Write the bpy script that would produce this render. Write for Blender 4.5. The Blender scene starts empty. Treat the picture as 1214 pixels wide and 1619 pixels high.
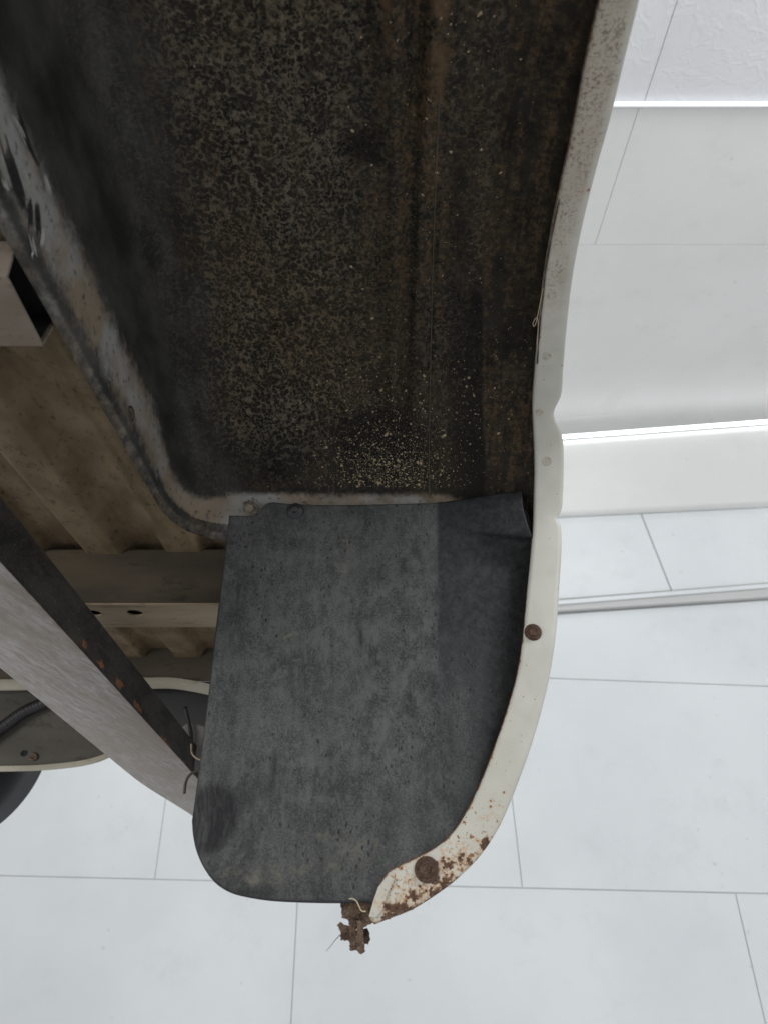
import bpy, bmesh, math, random
import numpy as np
from mathutils import Vector
from mathutils.bvhtree import BVHTree

random.seed(7); rng = np.random.default_rng(7)
sc = bpy.context.scene
COL = sc.collection

# ------------------------------------------------------------------ camera
TH = math.radians(29.6)          # camera tipped up towards the rear of the truck
F, CX, CY = 1080.0, 607.0, 809.5  # survey constants: focal length and image centre of the photograph
EYE = 1.5                        # eye height above the workshop floor
ST, CT = math.sin(TH), math.cos(TH)
cam_d = bpy.data.cameras.new('camera'); cam = bpy.data.objects.new('camera', cam_d); COL.objects.link(cam)
cam.location = (0, 0, EYE); cam.rotation_euler = (math.pi/2 + TH, 0, 0)
cam_d.sensor_fit = 'VERTICAL'; cam_d.sensor_height = 36; cam_d.sensor_width = 36
cam_d.lens = 36*F/1619; cam_d.clip_start = 0.01; cam_d.clip_end = 100
cam_d.dof.use_dof = True; cam_d.dof.focus_distance = 0.86; cam_d.dof.aperture_fstop = 6.5
sc.camera = cam

# ------------------------------------------------------------------ light
w = bpy.data.worlds.new('World'); sc.world = w; w.use_nodes = True
bg = w.node_tree.nodes['Background']; bg.inputs[0].default_value = (0.955, 0.975, 1.0, 1); bg.inputs[1].default_value = 0.47
def area(name, loc, target, size, energy, color=(1, 1, 1), size_y=None):
    d = bpy.data.lights.new(name, 'AREA'); d.energy = energy; d.color = color; d.size = size
    if size_y: d.shape = 'RECTANGLE'; d.size_y = size_y
    o = bpy.data.objects.new(name, d); COL.objects.link(o); o.location = loc
    o.rotation_euler = (Vector(target) - Vector(loc)).to_track_quat('-Z', 'Y').to_euler()
    return o
area('wall_fill', (1.9, -0.6, EYE+2.0), (0.5, 3.0, EYE+0.8), 1.6, 52, (0.95, 0.985, 1.0), 1.6)  # unseen lamp added to brighten the wall boards
area('key_light', (-1.9, -1.3, EYE+0.15), (0, 0.8, EYE+0.2), 1.5, 30, (1.0, 0.985, 0.955), 1.2)  # unseen key light added behind and left of the camera
area('rear_area_light', (-0.6, 2.2, EYE+2.2), (-0.5, 2.9, EYE-0.2), 1.8, 10, (0.95, 0.98, 1.0), 0.3)  # area lamp under the ceiling, aimed at the back wall
sc.view_settings.view_transform = 'Standard'; sc.view_settings.look = 'None'
sc.view_settings.exposure = 0.2; sc.view_settings.gamma = 1.0; sc.view_settings.use_curve_mapping = False

# ------------------------------------------------------------------ survey helpers (photo measurement -> metres)
def el(y): return TH + math.atan((CY - y)/F)
def zc_of(Y, Z): return Y*CT + Z*ST
def onY(x, y, Y):
    Z = Y*math.tan(el(y)); return Vector(((x-CX)/F*zc_of(Y, Z), Y, Z))
def onZ(x, y, Z):
    Y = Z/math.tan(el(y)); return Vector(((x-CX)/F*zc_of(Y, Z), Y, Z))
def ray(x, y):
    return Vector(((x-CX), F*CT - (CY-y)*ST, F*ST + (CY-y)*CT)).normalized()
def onP(x, y, n, d):          # plane n.p = d
    r = ray(x, y); return r*(d/n.dot(r))
def catmull(pts, n):
    P = np.array(pts, float); P = np.vstack([2*P[0]-P[1], P, 2*P[-1]-P[-2]])
    out = []
    m = len(P)-3
    for t in np.linspace(0, m-1e-9, n):
        i = int(t); u = t-i; a, b, c, d = P[i:i+4]
        out.append(0.5*((2*b)+(-a+c)*u+(2*a-5*b+4*c-d)*u*u+(-a+3*b-3*c+d)*u**3))
    return np.array(out)
def resample(pts, n):
    P = np.array(pts, float); s = np.r_[0, np.cumsum(np.linalg.norm(np.diff(P, axis=0), axis=1))]
    t = np.linspace(0, s[-1], n); return np.stack([np.interp(t, s, P[:, k]) for k in range(P.shape[1])], 1)

# ------------------------------------------------------------------ mesh helpers
def mk(name, verts, faces, mat, parent=None, attrs=None, uv=None, smooth=True, solid=None, bevel=None, off=1.0):
    me = bpy.data.meshes.new(name); me.from_pydata([tuple(v) for v in verts], [], [tuple(f) for f in faces]); me.update()
    for k, arr in (attrs or {}).items():
        a = me.attributes.new(k, 'FLOAT_COLOR', 'POINT'); A = np.ones((len(verts), 4), np.float32); A[:, :arr.shape[1]] = arr
        a.data.foreach_set('color', A.ravel())
    if uv is not None:
        ul = me.uv_layers.new(name='UVMap'); li = np.zeros(len(me.loops), np.int32); me.loops.foreach_get('vertex_index', li)
        ul.data.foreach_set('uv', np.asarray(uv, np.float32)[li].ravel())
    if smooth: me.polygons.foreach_set('use_smooth', [True]*len(me.polygons))
    me.materials.append(mat)
    o = bpy.data.objects.new(name, me); COL.objects.link(o)
    if parent is not None: o.parent = parent
    else: o.location = (0, 0, EYE)
    if solid:
        m = o.modifiers.new('thickness', 'SOLIDIFY'); m.thickness = solid; m.offset = off
    if bevel:
        m = o.modifiers.new('bevel', 'BEVEL'); m.width = bevel; m.segments = 2; m.limit_method = 'ANGLE'; m.angle_limit = math.radians(35)
    return o
def grid_faces(nr, nc, flip=False):
    f = []
    for i in range(nr-1):
        for j in range(nc-1):
            a = i*nc+j; q = (a, a+1, a+nc+1, a+nc); f.append(q[::-1] if flip else q)
    return f
def prism(poly3, ext):
    """poly3: outline points; ext: extrusion vector."""
    n = len(poly3); v = [Vector(p) for p in poly3] + [Vector(p)+Vector(ext) for p in poly3]
    f = [tuple(range(n))[::-1], tuple(range(n, 2*n))] + [(i, (i+1) % n, n+(i+1) % n, n+i) for i in range(n)]
    return v, f
def box_vf(x0, x1, y0, y1, z0, z1):
    v = [(x, y, z) for z in (z0, z1) for y in (y0, y1) for x in (x0, x1)]
    return v, [(0, 2, 3, 1), (4, 5, 7, 6), (0, 1, 5, 4), (2, 6, 7, 3), (0, 4, 6, 2), (1, 3, 7, 5)]
def fix(o):
    bm = bmesh.new(); bm.from_mesh(o.data); bmesh.ops.recalc_face_normals(bm, faces=bm.faces); bm.to_mesh(o.data); bm.free(); return o
def tube(path, r, seg=8):
    P = [Vector(p) for p in path]; v = []; f = []
    for i, p in enumerate(P):
        t = (P[min(i+1, len(P)-1)] - P[max(i-1, 0)]).normalized()
        a = t.orthogonal().normalized() if i == 0 else (pa - t*pa.dot(t)).normalized()
        pa = a; b = t.cross(a); rr = r[i] if hasattr(r, '__len__') else r
        for k in range(seg):
            an = 2*math.pi*k/seg; v.append(p + (a*math.cos(an)+b*math.sin(an))*rr)
    for i in range(len(P)-1):
        for k in range(seg):
            f.append((i*seg+k, i*seg+(k+1) % seg, (i+1)*seg+(k+1) % seg, (i+1)*seg+k))
    f.append(tuple(range(seg))[::-1]); f.append(tuple(range((len(P)-1)*seg, len(P)*seg)))
    return v, f
def lathe(prof, seg, c, axis, hexr=None):
    """prof: [(radius, height)], axis: outward unit vector."""
    axis = Vector(axis).normalized(); a = axis.orthogonal().normalized(); b = axis.cross(a); v = []; f = []
    for r, h in prof:
        for k in range(seg):
            an = 2*math.pi*k/seg; v.append(Vector(c)+axis*h+(a*math.cos(an)+b*math.sin(an))*r)
    for i in range(len(prof)-1):
        for k in range(seg):
            f.append((i*seg+k, i*seg+(k+1) % seg, (i+1)*seg+(k+1) % seg, (i+1)*seg+k))
    f.append(tuple(range((len(prof)-1)*seg, len(prof)*seg)))
    return v, f
def thing(name, label, cat, loc=(0, 0, EYE)):
    o = bpy.data.objects.new(name, None); COL.objects.link(o); o.location = loc; o.empty_display_size = 0.1
    o['label'] = label; o['category'] = cat; return o
def tag(o, label, cat, group=None):
    o['label'] = label; o['category'] = cat
    if group: o['group'] = group
    return o

# ------------------------------------------------------------------ material helper
class M:
    def __init__(s, name):
        s.mat = bpy.data.materials.new(name); s.mat.use_nodes = True; s.t = s.mat.node_tree; s.n = s.t.nodes
        s.b = s.n['Principled BSDF']; s.tc = s.n.new('ShaderNodeTexCoord'); s.P = s.tc.outputs['Object']; s.UV = s.tc.outputs['UV']
    def put(s, inp, v):
        if isinstance(v, bpy.types.NodeSocket): s.t.links.new(v, inp)
        elif isinstance(v, (tuple, list)) and len(v) == 3 and inp.type == 'RGBA': inp.default_value = (*v, 1)
        else: inp.default_value = v
    def mapv(s, vec, sc=(1, 1, 1), loc=(0, 0, 0)):
        n = s.n.new('ShaderNodeMapping'); s.put(n.inputs[0], vec); n.inputs['Scale'].default_value = sc; n.inputs['Location'].default_value = loc
        return n.outputs[0]
    def noise(s, scale, detail=4, rough=.55, vec=None, dist=0, col=False):
        n = s.n.new('ShaderNodeTexNoise'); s.put(n.inputs['Vector'], vec or s.P); n.inputs['Scale'].default_value = scale
        n.inputs['Detail'].default_value = detail; n.inputs['Roughness'].default_value = rough; n.inputs['Distortion'].default_value = dist
        return n.outputs['Color' if col else 'Fac']
    def vor(s, scale, vec=None, feature='F1', out='Distance', rand=1):
        n = s.n.new('ShaderNodeTexVoronoi'); n.feature = feature; s.put(n.inputs['Vector'], vec or s.P); n.inputs['Scale'].default_value = scale
        n.inputs['Randomness'].default_value = rand
        return n.outputs[out]
    def warp(s, amt, scale, vec=None):
        v = vec or s.P; c = s.noise(scale, 3, vec=v, col=True)
        n = s.n.new('ShaderNodeVectorMath'); n.operation = 'MULTIPLY_ADD'; s.t.links.new(c, n.inputs[0])
        n.inputs[1].default_value = (amt,)*3; s.put(n.inputs[2], v); return n.outputs[0]
    def math(s, op, a, b=0.0, c=0.0):
        n = s.n.new('ShaderNodeMath'); n.operation = op; s.put(n.inputs[0], a); s.put(n.inputs[1], b)
        if op in ('MULTIPLY_ADD', 'SMOOTH_MIN'): s.put(n.inputs[2], c)
        return n.outputs[0]
    def mul(s, a, b): return s.math('MULTIPLY', a, b)
    def add(s, a, b): return s.math('ADD', a, b)
    def rng(s, v, a, b, lo=0.0, hi=1.0):
        n = s.n.new('ShaderNodeMapRange'); n.interpolation_type = 'SMOOTHSTEP'; s.put(n.inputs[0], v)
        n.inputs[1].default_value = a; n.inputs[2].default_value = b; n.inputs[3].default_value = lo; n.inputs[4].default_value = hi
        return n.outputs[0]
    def mix(s, f, a, b, mode='MIX'):
        n = s.n.new('ShaderNodeMix'); n.data_type = 'RGBA'; n.blend_type = mode; s.put(n.inputs['Factor'], f)
        s.put(n.inputs[6], a); s.put(n.inputs[7], b); return n.outputs[2]
    def attr(s, name):
        n = s.n.new('ShaderNodeAttribute'); n.attribute_name = name; q = s.n.new('ShaderNodeSeparateColor')
        s.t.links.new(n.outputs['Color'], q.inputs[0]); return q.outputs[0], q.outputs[1], q.outputs[2]
    def bump(s, h, strength=.4, dist=.001, prev=None):
        n = s.n.new('ShaderNodeBump'); s.put(n.inputs['Height'], h); n.inputs['Strength'].default_value = strength; n.inputs['Distance'].default_value = dist
        if prev: s.t.links.new(prev, n.inputs['Normal'])
        return n.outputs[0]
    def out(s, col, rough=.6, metal=0.0, normal=None, spec=.5, **kw):
        s.put(s.b.inputs['Base Color'], col); s.put(s.b.inputs['Roughness'], rough); s.put(s.b.inputs['Metallic'], metal)
        s.put(s.b.inputs['Specular IOR Level'], spec)
        if normal: s.t.links.new(normal, s.b.inputs['Normal'])
        for k, v in kw.items(): s.put(s.b.inputs[k], v)
        return s.mat

# --- wheel house undercoat
m = M('wheel_house_undercoat')
mott, dust, rust = m.attr('mask'); wall, streak, spk = m.attr('mask2')
P2 = m.warp(.008, 80); P3 = m.warp(.0040, 300, P2)
f1 = m.vor(205, P3); f2 = m.vor(360, P3)
pat = m.rng(m.noise(30, 4), .34, .56); grn = m.rng(m.noise(420, 4, .75), .26, .60)
v = m.mul(m.math('MAXIMUM', m.mul(m.rng(f1, .46, .74), m.rng(m.noise(85, 3), .30, .54)), m.mul(m.rng(f2, .50, .74), m.mul(pat, .75))), grn)
v = m.mul(v, mott)
big = m.noise(7, 4, vec=m.warp(.05, 9)); big2 = m.noise(22, 5)
base = m.mix(m.rng(big2, .3, .7), (.0105, .0101, .0095), (.026, .0242, .021))
base = m.mix(m.mul(m.mul(m.rng(big, .40, .62), m.rng(m.noise(90, 6, .7), .36, .6)), .6), base, (.043, .034, .023))
base = m.mix(m.mul(wall, .75), base, m.mix(m.rng(m.noise(40, 5, vec=m.mapv(m.P, (1, .35, .6))), .3, .75), (.028, .028, .0272), (.085, .084, .079)))
col = m.mix(m.mul(v, .8), base, m.mix(m.rng(big, .4, .65), (.235, .208, .152), (.23, .178, .115)))
st = m.mul(m.add(m.noise(1, 5, .65, vec=m.mapv(m.UV, (75, 9, 1))), m.noise(85, 6, .7)), .5)
col = m.mix(m.mul(streak, m.rng(st, .44, .60)), col, m.mix(m.rng(m.noise(190, 5, .7), .35, .65), (.028, .021, .014), (.120, .083, .048)))
rn = m.add(rust, m.mul(m.math('SUBTRACT', m.noise(38, 8, .72), .5), 1.5))
col = m.mix(m.mul(m.rng(rn, .36, .72), .85), col, m.mix(m.noise(150, 5), (.070, .042, .023), (.165, .108, .062)))
dk = m.rng(spk, .2, .8)
col = m.mix(m.mul(dk, .75), col, (.0085, .0082, .0088))
gr = m.rng(m.noise(420, 3, .7), .60, .74)
col = m.mix(m.mul(gr, .28), col, (.20, .165, .11))
dn = m.add(dust, m.mul(m.math('SUBTRACT', m.noise(70, 8, .75), .5), 1.0))
dcol = m.mix(m.rng(m.noise(14, 4), .38, .6), (.345, .342, .330), (.285, .232, .172))
dcol = m.mix(m.rng(m.noise(95, 5, .6), .56, .7), dcol, (.10, .092, .082))
col = m.mix(m.rng(dn, .30, .95), col, dcol)
h = m.add(m.mul(m.noise(260, 5, .65), .6), m.mul(v, .6))
MAT_WH = m.out(col, m.rng(m.noise(60), .3, .7, .55, .85), normal=m.bump(h, .55, .0016), spec=.08)

# --- fleck, rust, rubber, paint ...
m = M('dried_mud'); MAT_MUD = m.out(m.mix(m.noise(600), (.24, .185, .105), (.46, .385, .26)), .9, spec=.2)
m = M('scrape_black'); MAT_BLK = m.out(m.mix(m.noise(300), (.016, .016, .018), (.045, .045, .048)), .45)
m = M('scrape_bare'); MAT_BARE = m.out(m.mix(m.noise(500), (.38, .37, .35), (.70, .69, .67)), .5)

m = M('mud_flap_rubber')
lite, tan, smg = m.attr('mask'); crease_shade, edge, pit = m.attr('mask2')
S = m.mapv(m.P, (1, 1, .62))
n1 = m.noise(16, 6, .6); n2 = m.noise(120, 8, .74, vec=S); n3 = m.noise(520, 5, .75)
vs = m.noise(34, 6, .65, vec=m.mapv(m.P, (1, 1, .12)))
lvl = m.add(m.mul(n1, .45), m.mul(vs, .55))
col = m.mix(m.rng(lvl, .36, .62), (.032, .0335, .035), (.056, .0585, .059))
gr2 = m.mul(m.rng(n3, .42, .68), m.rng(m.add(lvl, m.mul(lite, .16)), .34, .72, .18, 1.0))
col = m.mix(m.mul(gr2, .66), col, (.158, .157, .147))
col = m.mix(m.mul(m.rng(n2, .50, .70), .45), col, (.110, .112, .109))
col = m.mix(m.mul(m.rng(n3, .46, .34), .55), col, (.018, .019, .020))
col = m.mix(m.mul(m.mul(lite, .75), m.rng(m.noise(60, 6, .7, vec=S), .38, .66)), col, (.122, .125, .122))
col = m.mix(m.mul(crease_shade, .88), col, m.mix(m.rng(m.noise(110, 5, .7), .35, .7), (.013, .0135, .015), (.034, .035, .037)))  # darkens the flap beyond the crease, painting in its shading
tn = m.add(tan, m.mul(m.math('SUBTRACT', m.noise(60, 6, .7), .5), 1.5))
col = m.mix(m.mul(m.rng(tn, .45, .95), .75), col, m.mix(m.noise(30), (.125, .114, .088), (.17, .158, .13)))
dotv = m.vor(210, m.warp(.004, 150, m.mapv(m.P, (1, 1, .55))))
pick = m.rng(m.vor(210, m.warp(.004, 150, m.mapv(m.P, (1, 1, .55))), out='Color'), .60, .70)
pits = m.mul(m.rng(dotv, .34, .18), m.mul(pick, m.rng(m.noise(16, 3), .36, .56)))
col = m.mix(m.mul(pits, .75), col, (.016, .016, .018))
wd = m.mul(m.rng(m.vor(330), .2, .08), m.rng(m.vor(330, out='Color'), .86, .9))
col = m.mix(m.mul(wd, .55), col, (.22, .21, .18))
mp = m.n.new('ShaderNodeMapping'); m.put(mp.inputs[0], m.warp(.02, 18)); mp.inputs['Rotation'].default_value = (0, math.radians(24), 0); mp.inputs['Scale'].default_value = (1, 1, .07)
arcs = m.rng(m.noise(260, 4, .6, vec=mp.outputs[0]), .38, .62)
col = m.mix(m.mul(smg, m.add(.55, m.mul(arcs, .4))), col, (.013, .0125, .015))
col = m.mix(edge, col, (.026, .025, .028))
h = m.add(m.mul(n3, .5), m.add(m.mul(n2, .5), m.mul(pits, -1.2)))
MAT_FLAP = m.out(col, m.add(m.rng(n2, .3, .7, .62, .46), m.mul(smg, -.1)), normal=m.bump(h, .35, .0012), spec=.14)

def paint_mat(name, c0, c1, rusty=True, shade=1.0):
    m = M(name)
    rst, edg, drt = m.attr('mask')
    col = m.mix(m.rng(m.noise(18, 5), .35, .65), c0, c1)
    dirt = m.add(drt, m.mul(m.math('SUBTRACT', m.noise(55, 6, .7), .5), 1.1))
    col = m.mix(m.mul(m.rng(dirt, .25, 1.1), .62), col, (.36, .285, .205))
    W1 = m.warp(.010, 120); W2 = m.warp(.006, 300)
    def spots(scale, W, bias):
        d = m.vor(scale, W); c = m.vor(scale, W, out='Color'); thr = m.math('SUBTRACT', 1.0, m.add(m.mul(rst, bias), .03))
        on = m.math('GREATER_THAN', c, thr); rad = m.add(.10, m.mul(m.noise(scale*.45, 2), .34))
        k = m.math('SUBTRACT', rad, d); return m.mul(m.rng(k, -.03, .05), on), m.mul(m.rng(k, -.22, .05), on)
    s1, h1 = spots(150, W1, .34); s2, h2 = spots(420, W2, .30)
    spot = m.math('MAXIMUM', s1, s2); halo = m.math('MAXIMUM', h1, m.mul(h2, .6))
    fm = m.rng(m.add(drt, m.mul(m.math('SUBTRACT', m.noise(30, 4), .5), 1.6)), .55, 1.1)
    fine = m.mul(m.rng(m.noise(330, 5, .75), .48, .62), fm)
    col = m.mix(m.mul(fine, .75), col, (.105, .075, .048))
    col = m.mix(m.mul(halo, .55), col, (.46, .25, .085))
    col = m.mix(m.mul(spot, .9), col, m.mix(m.noise(260), (.065, .028, .014), (.27, .11, .035)))
    rb = m.add(m.mul(rst, .70), m.mul(m.math('SUBTRACT', m.noise(75, 8, .72), .5), 1.7))
    col = m.mix(m.mul(m.rng(rb, .56, .74), .6), col, (.50, .27, .10))
    core = m.rng(rb, .70, .78)
    col = m.mix(core, col, m.mix(m.rng(m.noise(190, 5, .7), .35, .65), (.050, .026, .018), (.135, .070, .042)))
    eb = m.rng(m.add(edg, m.mul(m.math('SUBTRACT', m.noise(160, 5, .7), .5), .9)), .62, .90)
    col = m.mix(eb, col, m.mix(m.noise(220), (.075, .030, .014), (.30, .13, .045)))
    bad = m.math('MAXIMUM', core, eb)
    h = m.add(m.mul(core, m.add(-.5, m.mul(m.noise(500, 4, .7), .8))), m.add(m.mul(spot, .5), m.mul(m.noise(35, 2), .25)))
    return m.out(col, m.mix(bad, (.36,)*3, (.9,)*3), normal=m.bump(h, .5, .0012), spec=.45)
MAT_PAINT = paint_mat('cream_paint', (.485, .475, .418), (.55, .54, .482))

def rust_mat(name, c0, c1, c2, bump=.7):
    m = M(name)
    col = m.mix(m.rng(m.noise(150, 6, .7), .35, .65), c0, c1)
    col = m.mix(m.mul(m.rng(m.noise(420, 4, .7), .52, .66), .7), col, c2)
    return m.out(col, .88, normal=m.bump(m.noise(700, 5, .7), bump, .0012), spec=.25)
MAT_RUST = rust_mat('brown_rust', (.052, .036, .027), (.155, .105, .074), (.27, .19, .13))
MAT_RUSTB = rust_mat('bolt_rust', (.045, .028, .021), (.115, .072, .052), (.19, .115, .075), .5)
MAT_BOLT = rust_mat('dusty_bolt', (.12, .10, .082), (.24, .205, .165), (.30, .265, .22), .3)

def dusty(name, base, light, dark, streak=(1, .25, 1), rustc=None, sc=1.0, rough=.8):
    m = M(name)
    S = m.mapv(m.P, streak)
    col = m.mix(m.rng(m.noise(14*sc, 5, vec=S), .32, .68), base, light)
    col = m.mix(m.mul(m.rng(m.noise(60*sc, 6, .7, vec=S), .54, .70), .8), col, dark)
    col = m.mix(m.mul(m.rng(m.noise(240*sc, 4, .7), .58, .72), .6), col, dark)
    if rustc: col = m.mix(m.mul(m.rng(m.noise(26*sc, 6, .7, vec=S), .61, .68), .8), col, rustc)
    return m.out(col, rough, normal=m.bump(m.noise(180*sc, 5, .7), .35, .0015), spec=.3)
MAT_BED = dusty('bed_underside', (.140, .102, .058), (.215, .163, .098), (.040, .028, .016), (1, .6, 1), None, 2.2)
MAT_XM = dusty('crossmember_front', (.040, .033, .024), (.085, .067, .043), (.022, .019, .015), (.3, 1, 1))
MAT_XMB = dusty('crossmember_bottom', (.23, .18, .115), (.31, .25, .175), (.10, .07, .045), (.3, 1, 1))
MAT_CHAN = dusty('channel_steel', (.17, .14, .108), (.25, .215, .175), (.09, .07, .052), (.4, 1, 1))
MAT_SILL = dusty('rear_sill', (.075, .062, .046), (.11, .09, .068), (.03, .025, .02), (.3, 1, 1))
MAT_VAL = dusty('valance_back', (.085, .079, .067), (.115, .107, .092), (.05, .044, .036), (.4, 1, 1))
MAT_HEM = dusty('valance_hem', (.36, .33, .26), (.46, .43, .36), (.16, .12, .08), (.4, 1, 1))
MAT_WEB0 = dusty('rail_web', (.026, .023, .020), (.052, .044, .034), (.010, .009, .009), (1, .3, 1), (.21, .075, .030))
m = M('rail_web')
rs, _a, _b = m.attr('mask'); S = m.mapv(m.P, (1, .35, 1))
col = m.mix(m.rng(m.noise(40, 6, .7, vec=S), .36, .64), (.010, .0095, .009), (.036, .031, .025))
col = m.mix(m.mul(m.rng(m.noise(380, 5, .75), .55, .68), .6), col, (.12, .10, .07))
rk = m.add(rs, m.mul(m.math('SUBTRACT', m.noise(95, 7, .75), .5), 1.6))
col = m.mix(m.rng(rk, .50, .66), col, m.mix(m.noise(260, 5, .7), (.085, .032, .018), (.24, .095, .042)))
MAT_WEB = m.out(col, .8, normal=m.bump(m.noise(300, 5, .7), .5, .0015), spec=.2)
m = M('rail_flange')
rot = m.n.new('ShaderNodeMapping'); m.put(rot.inputs[0], m.warp(.004, 12)); rot.inputs['Rotation'].default_value = (0, 0, math.radians(9))
R_ = rot.outputs[0]
S = m.mapv(R_, (1.0, .085, 1)); S2 = m.mapv(R_, (1.0, .035, 1))
n1 = m.noise(170, 8, .75, vec=S); n2 = m.noise(620, 6, .75, vec=S2); n3 = m.noise(9, 6, .65, vec=m.mapv(m.P, (1, .4, 1)))
col = m.mix(m.rng(n1, .34, .66), (.205, .172, .142), (.37, .355, .34))
col = m.mix(m.mul(m.rng(n2, .50, .66), .55), col, (.50, .485, .47))
col = m.mix(m.mul(m.rng(n2, .47, .34), .6), col, (.13, .10, .078))
col = m.mix(m.mul(m.rng(n3, .46, .62), .6), col, (.235, .185, .14))
MAT_FLANGE = m.out(col, m.rng(n1, .3, .7, .45, .68), .15, m.bump(m.add(n2, n1), .3, .0008))
m = M('black_rubber'); MAT_BLACK = m.out(m.mix(m.noise(80), (.008, .008, .009), (.016, .016, .017)), .5, spec=.25, normal=m.bump(m.noise(200), .15, .001))
m = M('black_hose'); MAT_HOSE = m.out((.018, .018, .02), .5)
m = M('wire_sheath'); MAT_WIRE = m.out((.05, .038, .032), .55)
m = M('straw'); MAT_STRAW = m.out((.52, .44, .29), .7)
m = M('hair'); MAT_HAIR = m.out((.09, .085, .08), .6)
m = M('bumper_box_and_shade'); MAT_DARK = m.out(m.mix(m.noise(30), (.012, .012, .013), (.03, .03, .031)), .5)  # black of the bumper box, also stands in for shade inside the channel
m = M('bracket_grey'); MAT_BRK = m.out(m.mix(m.noise(60, 5), (.18, .17, .17), (.34, .32, .32)), .55)

def board_mat(name, c0, c1, film=False, cool=0):
    m = M(name)
    col = m.mix(m.rng(m.noise(1.6, 4), .3, .7), c0, c1)
    col = m.mix(m.mul(m.rng(m.noise(5, 7, .75), .50, .74), .34), col, tuple(x*.86 for x in c0))
    dv = m.vor(15, m.warp(.03, 12)); dc = m.vor(15, m.warp(.03, 12), out='Color')
    col = m.mix(m.mul(m.mul(m.rng(dv, .15, .04), m.mul(m.rng(dc, .62, .70), m.rng(m.noise(3.1, 3), .42, .62))), .34), col, (.36, .36, .36))
    col = m.mix(m.mul(m.rng(m.noise(38, 6, .75), .63, .76), .25), col, (.45, .45, .45))
    if film:
        e = m.vor(16, m.warp(.12, 7), 'DISTANCE_TO_EDGE'); e2 = m.vor(31, m.warp(.1, 11), 'DISTANCE_TO_EDGE')
        rd = lambda n: m.math('ABSOLUTE', m.math('SUBTRACT', n, .5))
        W = m.warp(.25, 3)
        h = m.add(m.rng(rd(m.noise(9, 3, vec=W)), 0, .05, 1, 0), m.add(m.mul(m.rng(rd(m.noise(21, 4, vec=W)), 0, .05, 1, 0), .4), m.noise(6, 4)))
        return m.out(col, .34, normal=m.bump(h, .13, .007), spec=.5)
    h = m.add(m.noise(5, 4), m.mul(m.noise(60, 5, .7, vec=m.mapv(m.P, (.25, 1, 1))), .12))
    return m.out(col, .62, normal=m.bump(h, .25, .012), spec=.3)
MAT_WALL = board_mat('wall_board', (.70, .728, .74), (.76, .785, .797))
MAT_CEIL = board_mat('ceiling_board', (.735, .73, .715), (.78, .775, .762))
MAT_FILM = board_mat('ceiling_film', (.70, .70, .72), (.76, .76, .78), True)
m = M('joint_backing'); MAT_JOINT = m.out(m.mix(m.noise(6, 4), (.50, .51, .51), (.72, .73, .74)), .9)
m = M('trim_strip'); MAT_TRIM = m.out(m.mix(m.noise(4), (.50, .50, .49), (.58, .58, .57)), .6)
m = M('lamp_glow'); m.b.inputs['Emission Color'].default_value = (.93, .97, 1, 1); m.b.inputs['Emission Strength'].default_value = 3.2; MAT_GLOW = m.out((.9, .9, .9), .5)
m = M('lamp_glow_soft'); m.b.inputs['Emission Color'].default_value = (.90, .96, 1, 1); m.b.inputs['Emission Strength'].default_value = .34; MAT_GLOW2 = m.out((.85, .87, .9), .4)

# ================================================================== SETTING: white boarded wall and ceiling
WN = Vector((.10, 1, 0)); WD = 3.25            # back wall plane
def wpt(x, y, back=0.0): return onP(x, y, WN, WD+back)
def joint1(x): return 1384.5 + .0236*x
def joint2(x): return 1040 + .037*x
def ledge(x): return 1024 - .0805*x
def ledge2(x): return 953.5+71 - .0675*x*0 - .066*x*1 + 5 if False else 1027 - .0655*x
# backing sheet
c = [wpt(-1500, 2400, .006), wpt(2700, 2400, .006), wpt(2700, ledge(2700)-4, .006), wpt(-1500, ledge(-1500)-4, .006)]
v, f = prism(c, WN*.02)
wall = fix(mk('wall', v, f, MAT_JOINT, None, smooth=False)); wall['kind'] = 'structure'
def vline(p, q): return lambda y: p[0] + (y-p[1])*(q[0]-p[0])/(q[1]-p[1])
def board(px, parent, mat, plane, gap, thick, n):
    """px: 4 photo corners; shrinks by gap metres towards the centre."""
    P = [plane(*p) for p in px]; cen = sum(P, Vector())/4
    e1 = ((P[1]-P[0]).normalized()); e2 = ((P[3]-P[0]).normalized())
    P = [p + e1*(gap if i in (0, 3) else -gap) + e2*(gap if i in (0, 1) else -gap) for i, p in enumerate(P)]
    v, f = prism(P, n*thick)
    return fix(mk('wall_board' if mat is MAT_WALL else 'ceiling_board', v, f, mat, parent, smooth=False, bevel=.0012))
def wall_row(ytop, ybot, lines, gap):
    for a, b in zip(lines[:-1], lines[1:]):
        px = []
        for fn, yf in ((a, ytop), (b, ytop), (b, ybot), (a, ybot)):
            y = yf(600)
            for _ in range(4): y = yf(fn(y))
            px.append((fn(y), y))
        board(px, wall, MAT_WALL, wpt, gap*random.uniform(.5, 1.15), .0057, WN)
ylow = lambda x: 2100.0
zen = lambda x, y: vline((x, y), (590, -1088))
wall_row(joint1, ylow, [zen(-1300, 1600), zen(-420, 1425), vline((470, 1430), (460, 1619)), vline((1165, 1425), (1210, 1619)), zen(2100, 1500)], .0026)
wall_row(joint2, joint1, [zen(-1300, 1400), zen(-380, 1390), vline((262, 1265), (245, 1390)), vline((812, 1290), (825, 1404)), zen(1660, 1400), zen(2300, 1400)], .0024)
wall_row(lambda x: ledge(x)+2, joint2, [zen(-1300, 1200), zen(-100, 1000), zen(560, 1000), zen(1480, 1000), zen(2300, 1100)], .002)
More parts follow.
